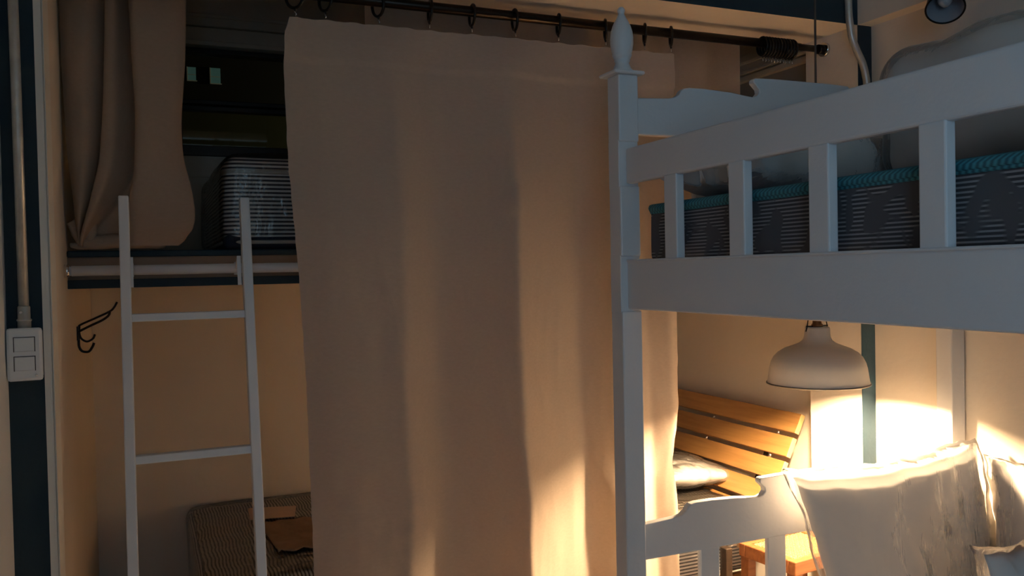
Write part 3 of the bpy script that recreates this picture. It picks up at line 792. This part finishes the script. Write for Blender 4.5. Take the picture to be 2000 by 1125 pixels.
def left_curtain():
    bm = bmesh.new(); nv = 120; G = []
    for j in range(nv + 1):
        z = 2.39 - (2.39 - 1.592) * j / nv
        # smooth the edge lines a little
        X = {k: (FX(k, z - .03) + 2 * FX(k, z) + FX(k, z + .03)) / 4 for k in FK}
        q = min(1, max(0, (1.78 - z) / .18)); Y0 = 2.535 + .055 * q * q
        d = 1 - .35 * q
        cl, cr, bl, br, al, ar = (X[k] for k in ('Cl', 'Cr', 'Bl', 'Br', 'Al', 'Ar'))
        keys = [(cl, Y0 + .020), (cl + (cr - cl) * .22, Y0 - .006 * d), (cl + (cr - cl) * .55, Y0 - .014 * d), (cr - (cr - cl) * .12, Y0 + .018 * d), (cr + .004, Y0 + .045 * d),
                (bl + .004, Y0 + .006 * d), (bl, Y0 - .016 * d), (bl + (br - bl) * .30, Y0 - .024 * d), (bl + (br - bl) * .62, Y0 + .012 * d), (br + .004, Y0 + .050 * d),
                (al + .010, Y0 + .014 * d), (al, Y0 - .026 * d), (al + (ar - al) * .14, Y0 - .044 * d), (al + (ar - al) * .45, Y0 - .036 * d), (al + (ar - al) * .8, Y0 - .022 * d), (ar - .004, Y0 - .004), (ar, Y0 + .006)]
        pts = smooth_path([(x, y, z) for x, y in keys], 7); row = []
        for p in pts:
            n_ = noise.noise(Vector((p.x * 9, p.z * 4, 1))) * .004
            row.append(bm.verts.new((max(p.x, -.197), p.y + n_, max(p.z, 1.587))))
        G.append(row)
    for j in range(nv):
        for i in range(len(G[0]) - 1): bm.faces.new((G[j][i], G[j + 1][i], G[j + 1][i + 1], G[j][i + 1])).smooth = True
    return bm
lc = thing('loft_curtain', 'gathered brown curtain hanging at the left with its tail knotted on the loft edge', 'curtain', (0, 0, 0))
obj('curtain_cloth', left_curtain(), LINEN2, lc, recalc=False)
# knotted tail lying on the loft edge
bm = bmesh.new()
for (pts, r) in (([(-.185, 2.60, 1.66), (-.165, 2.60, 1.625), (-.145, 2.60, 1.602), (-.10, 2.595, 1.604), (-.04, 2.60, 1.606), (.02, 2.61, 1.601), (.048, 2.625, 1.597)], [.012, .018, .022, .021, .020, .018, .010]),
                 ([(-.130, 2.58, 1.74), (-.135, 2.585, 1.69), (-.142, 2.59, 1.64), (-.138, 2.595, 1.606)], [.022, .020, .017, .014]),
                 ([(-.188, 2.60, 1.595), (-.165, 2.595, 1.594), (-.15, 2.6, 1.592)], [.006, .009, .006])):
    sp = smooth_path(pts, 5)
    rr = []
    for i in range(len(sp)):
        t = i / (len(sp) - 1) * (len(r) - 1); a_ = int(min(t, len(r) - 2)); rr.append(r[a_] + (r[a_ + 1] - r[a_]) * (t - a_))
    tube(bm, sp, rr, 14)
for v in bm.verts:
    nvv = noise.noise_vector(v.co * 38); v.co += Vector(nvv) * .005
    v.co.z = max(v.co.z, 1.583)
obj('curtain_tail', bm, LINEN2, lc)
# hem line along the right edge
# back right, fully drawn
bm = bmesh.new(); nu, nv = 140, 30; G = []
for j in range(nv + 1):
    z = 2.39 - (2.39 - 1.60) * j / nv; row = []
    for i in range(nu + 1):
        u = i / nu; x = .62 + (2.012 - .62) * u + .006 * (z - 2) * (1 if u > .9 else 0)
        y = 2.52 + .018 * math.sin(u * 34 + .6 * math.sin(u * 9)) + .006 * noise.noise(Vector((u * 8, z * 2, 0)))
        row.append(bm.verts.new((x, y, z)))
    G.append(row)
for j in range(nv):
    for i in range(nu): bm.faces.new((G[j][i], G[j + 1][i], G[j + 1][i + 1], G[j][i + 1])).smooth = True
bc_ = obj('loft_curtain', bm, LINEN2, recalc=False)
tag(bc_, 'ochre brown inner curtain behind the black rod, ending left of the side window', 'curtain')

# ------------------------------------------------------------------ white rail and ladder
RYY, RZ = 2.500, 1.524
rl = thing('ladder_rail', 'white horizontal rail with chrome end along the loft edge', 'rail', (1.0, RYY, RZ))
bm = bmesh.new(); tube(bm, [(JL + .018 - 1.0, 0, 0), (JR - .012 - 1.0, 0, 0)], .0138, 20); obj('rail_tube', bm, LADDERW, rl)
bm = bmesh.new()
for x in (JL, JR - .014): tube(bm, [(x + .001 - 1.0, 0, 0), (x + .013 - 1.0, 0, 0)], .017, 20)
obj('chrome_socket', bm, CHROME, rl)
bm = bmesh.new()
for x in (JL + .02, 1.0, JR - .03): box(bm, (x - 1.0 - .01, .006, -.012), (x - 1.0 + .01, LF - RYY, .012), .002)
obj('rail_bracket', bm, LADDERW, rl)

ld_ = thing('ladder', 'white metal ladder hooked over the rail of the alcove loft', 'ladder', (0.105, 2.135, 0))
# lean: y grows with z
def LY(z): return 2.135 + 0.177 * z
def bar(bm, x0, x1, z0, z1, d0, d1):
    vs = [bm.verts.new((x - .105, LY(z) + d - 2.135, z)) for z in (z0, z1) for d in (d0, d1) for x in (x0, x1)]
    for f in ((0, 2, 3, 1), (4, 5, 7, 6), (0, 1, 5, 4), (2, 6, 7, 3), (0, 4, 6, 2), (1, 3, 7, 5)): bm.faces.new([vs[i] for i in f])
for x0, x1 in ((-.064, -.039), (.238, .263)):
    bm = bmesh.new(); bar(bm, x0, x1, 0.0, 1.717, -.020, .020); obj('stile', bm, LADDERW, ld_, bevmod=.003)
for k, z in enumerate((1.40, 1.046, 0.692, 0.338)):
    bm = bmesh.new(); bar(bm, -.040, .239, z - .010, z + .010, -.012, .014); obj('rung', bm, LADDERW, ld_, bevmod=.002)
for x0 in (-.043, .226):
    bm = bmesh.new()
    sp = [(x0 + .005 - .105, LY(1.44) + .018 - 2.135, 1.44), (x0 + .005 - .105, LY(1.52) + .018 - 2.135, 1.552)]
    t0 = []
    yb = RYY - 2.135
    pts = [(LY(1.478) + .016 - 2.135, 1.478), (LY(1.55) + .014 - 2.135, 1.556)]
    for k in range(9):
        t = math.pi * (1 - k / 8) ; pts.append((yb + .0165 * math.cos(t), RZ + .0165 * math.sin(t) + .0))
    pts.append((yb + .0165, RZ - .018))
    a_ = [bm.verts.new((x0 - .105, p[0], p[1])) for p in pts]; b_ = [bm.verts.new((x0 + .010 - .105, p[0], p[1])) for p in pts]
    for i in range(len(pts) - 1): bm.faces.new((a_[i], a_[i + 1], b_[i + 1], b_[i]))
    o = obj('rail_hook', bm, LADDERW, ld_); md = o.modifiers.new('thickness', 'SOLIDIFY'); md.thickness = .0025; md.offset = 0

# ------------------------------------------------------------------ black wire wall hook
hk = thing('wall_hook', 'black double wire coat hook on the alcove left wall beside the ladder', 'hook', (JL, 2.90, 1.33))
def hp(pts, r):
    bm = bmesh.new(); tube(bm, smooth_path(pts, 6), r, 8); return bm
obj('hook_arm', hp([(.112, -.01, .100), (.103, -.01, .083), (.090, -.01, .071), (.050, -.01, .052), (.010, -.01, .034), (.006, -.012, .026), (.006, -.012, .004), (.012, -.012, -.010), (.026, -.012, -.018), (.042, -.012, -.010), (.048, -.012, .003)], .0032), BLACKM, hk)
obj('hook_arm', hp([(.092, -.03, .073), (.088, -.03, .060), (.070, -.03, .046), (.036, -.03, .030), (.004, -.03, .013), (-.022 + .026, -.03, .008), (.0045, -.03, -.016), (.006, -.03, -.034), (.014, -.03, -.046), (.030, -.03, -.048), (.040, -.03, -.036), (.046, -.03, -.022)], .0036), BLACKM, hk)
pbox('back_plate', (0.0, -.04, -.012), (.004, .02, .030), BLACKM, hk, .001)

# ------------------------------------------------------------------ switch box, conduit on the left pier
sp_ = thing('light_switch', 'white surface mounted double light switch on the navy strip', 'light switch', (-.2505, YF, 1.34))
pbox('back_box', (-.030, -.026, -.052), (.0325, -.0001, .052), PLAST, sp_, .003)
pbox('cover_plate', (-.0345, -.034, -.058), (.0345, -.024, .058), PLAST, sp_, .006)
for z in (.022, -.020):
    r_ = pbox('rocker', (-.019, -.0372, z - .015), (.019, -.030, z + .015), PLAST, sp_, .0015)
    bm = bmesh.new()
    for (a_, b_) in (((-.021, z + .0152), (.021, z + .0166)), ((.0195, z - .016), (.021, z + .016)), ((-.021, z - .016), (-.0195, z + .016))):
        box(bm, (a_[0], -.0345, a_[1]), (b_[0], -.0338, b_[1]))
    obj('rocker_gap', bm, BLACKM, sp_)
bm = bmesh.new(); lathe(bm, [(.0025, 0), (.0025, .002), (0, .0025)], n=10)
o = obj('screw', bm, CHROME, sp_); o.rotation_euler = (R_(90), 0, 0); o.location = (.022, -.034, -.046)

cl_ = thing('conduit', 'straight galvanised steel conduit running up the navy strip from the switch', 'conduit', (-.251, YF - .016, 1.398))
bm = bmesh.new(); tube(bm, [(0, 0, .045), (-.001, 0, .50), (-.004, 0, ZC - 1.398)], .0105, 20); obj('pipe', bm, STEEL, cl_)
bm = bmesh.new(); lathe(bm, [(.0135, 0), (.0135, .014), (.015, .015), (.015, .018), (.0125, .020), (.0125, .045), (.011, .048)], n=24); obj('adapter', bm, STEEL, cl_)
bm = bmesh.new(); tube(bm, [(-.004, -.012, .034), (-.004, -.017, .034)], .003, 8); obj('adapter_screw', bm, CHROME, cl_)

# right conduit: S bend from the beam to the pier strip
c2 = thing('conduit', 'bent steel conduit curving from the navy beam onto the right navy strip', 'conduit', (2.222, YF - .016, 1.48))
pth = smooth_path([(2.140, YF - .015, ZC - .001), (2.145, YF - .015, 2.45), (2.146, YF - .015, 2.34), (2.150, YF - .015, 2.295), (2.160, YF - .015, 2.245), (2.180, YF - .015, 2.205), (2.203, YF - .015, 2.168), (2.217, YF - .015, 2.125), (2.222, YF - .015, 2.08), (2.223, YF - .015, 1.90), (2.223, YF - .015, 1.50)], 6)
bm = bmesh.new(); tube(bm, [p - Vector((2.222, YF - .016, 1.48)) for p in pth], .0118, 18); obj('pipe', bm, STEEL, c2)
pbox('junction_box', (-.030, -.022, -.075), (.030, .0155, .022), PLAST, c2, .004)

# ------------------------------------------------------------------ pendant lamp (lit)
pl = thing('pendant_lamp', 'lit white dome pendant lamp hanging beside the lower bunk head', 'lamp', (1.866, 1.998, 1.138))
outer = [(.1490, .004), (.1465, .012), (.1440, .030), (.1410, .050), (.1370, .066), (.1290, .082), (.1160, .096), (.0960, .108), (.0720, .117), (.0540, .124), (.0435, .132), (.0385, .142), (.0370, .155), (.0365, .168), (.0345, .173), (.0, .174)]
inner = [(0, .168), (.033, .167), (.034, .142), (.042, .130), (.070, .114), (.094, .105), (.113, .094), (.126, .080), (.134, .064), (.139, .048), (.142, .028), (.1450, .010), (.1470, .003)]
bm = bmesh.new(); lathe(bm, outer, n=56, mi=0, cap=False); lathe(bm, inner, n=56, mi=1, cap=False)
obj('lamp_shade', bm, [SHADEO, SHADEI], pl, recalc=False)
bm = bmesh.new(); tube(bm, [(.1490 * math.cos(t), .1490 * math.sin(t), .002) for t in [2 * math.pi * k / 56 for k in range(57)]], .0028, 8, cap=False); obj('shade_rim', bm, RIMM, pl)
bm = bmesh.new(); lathe(bm, [(.0175, .172), (.0175, .180), (.0135, .184), (.0135, .225), (.010, .232), (.004, .240)], n=20); obj('lamp_holder', bm, BRASS, pl)
bm = bmesh.new()
for s in (-1, 1):
    tube(bm, smooth_path([(s * .044, 0, .160), (s * .040, 0, .172), (s * .036, 0, .190), (s * .030, 0, .215), (s * .016, 0, .232), (0, 0, .238)], 4), .0016, 6)
tube(bm, [(-.042, 0, .176), (.042, 0, .176)], .0018, 6)
obj('wire_clip', bm, BLACKM, pl)
bm = bmesh.new(); tube(bm, [(0, 0, .236), (.006, 0, .70), (.012, 0, ZC - 1.138 - .001)], .0032, 8); obj('cord', bm, CORDM, pl)
bm = bmesh.new()
lathe(bm, [(0, .052), (.012, .054), (.022, .062), (.0265, .075), (.024, .090), (.015, .106), (.012, .118)], n=20, cap=False)
bulb = obj('bulb', bm, BULBM, pl)
bm = bmesh.new(); lathe(bm, [(.014, .115), (.014, .168)], n=16); obj('bulb_socket', bm, PLAST, pl)

# ------------------------------------------------------------------ small unlit spot on the right beam
spot = thing('spot_lamp', 'small unlit black spot lamp tilted down on the wall beam above top bunk', 'lamp', (2.063, 1.700, 2.206))
axis = Vector((.475, .392, .788)).normalized()
SQ = axis.to_track_quat('Z', 'Y').to_matrix().to_4x4() @ Matrix.Translation((0, 0, .030))
def tl(bm): bmesh.ops.transform(bm, matrix=SQ, verts=bm.verts[:])
bm = bmesh.new()
lathe(bm, [(.0500, -.030), (.0480, -.010), (.0440, .020), (.0370, .050), (.0280, .078), (.020, .090), (0, .092)], n=40, mi=0, cap=False)
lathe(bm, [(0, .080), (.024, .070), (.035, .045), (.042, .018), (.0465, -.010), (.0485, -.029)], n=40, mi=1, cap=False); tl(bm)
obj('lamp_shade', bm, [BLACKM, mat('grey_reflector', (0.42, 0.42, 0.46), 0.4)], spot, recalc=False)
bm = bmesh.new(); tube(bm, [(.0495 * math.cos(t), .0495 * math.sin(t), -.030) for t in [2 * math.pi * k / 40 for k in range(41)]], .0026, 8, cap=False); tl(bm); obj('shade_rim', bm, BLACKM, spot)
bm = bmesh.new(); lathe(bm, [(0, -.012), (.012, -.010), (.019, .004), (.019, .018), (.012, .040), (.010, .070)], n=20, cap=False); tl(bm); obj('bulb', bm, FROST, spot)
bm = bmesh.new(); tube(bm, smooth_path([(.057, .047, .094), (.075, .060, .125), (.105, .03, .152), (JR - 2.063 - .008, 0.0, .16)], 5), .005, 10); obj('arm', bm, BLACKM, spot)
bm = bmesh.new(); tube(bm, [(JR - 2.063 - .014, 0, .16), (JR - 2.063 - .0005, 0, .16)], .030, 24); obj('wall_plate', bm, BLACKM, spot)

# ------------------------------------------------------------------ far windows seen through the alcove window
YO = YA + 2.0
for (x0, x1, z0, z1, lab) in ((0.262, 0.309, 2.712, 2.793, 'small teal lit window of the house outside, left one'), (0.395, 0.452, 2.702, 2.797, 'small teal lit window of the house outside, right one')):
    t = thing('far_window', lab, 'window', ((x0 + x1) / 2, YO, z0))
    hw = (x1 - x0) / 2; h = z1 - z0
    pbox('pane', (-hw, -.030, 0), (hw, -.012, h), LITW, t, 0)
    pbox('window_frame', (-hw - .006, -.036, -.006), (hw + .006, -.028, 0.0), PLAST, t, 0)
    pbox('window_frame', (-hw - .006, -.036, 0), (-hw, -.028, h), PLAST, t, 0)
    pbox('glazing_bar', (-hw, -.036, h * .40), (hw, -.029, h * .40 + .004), PLAST, t, 0)
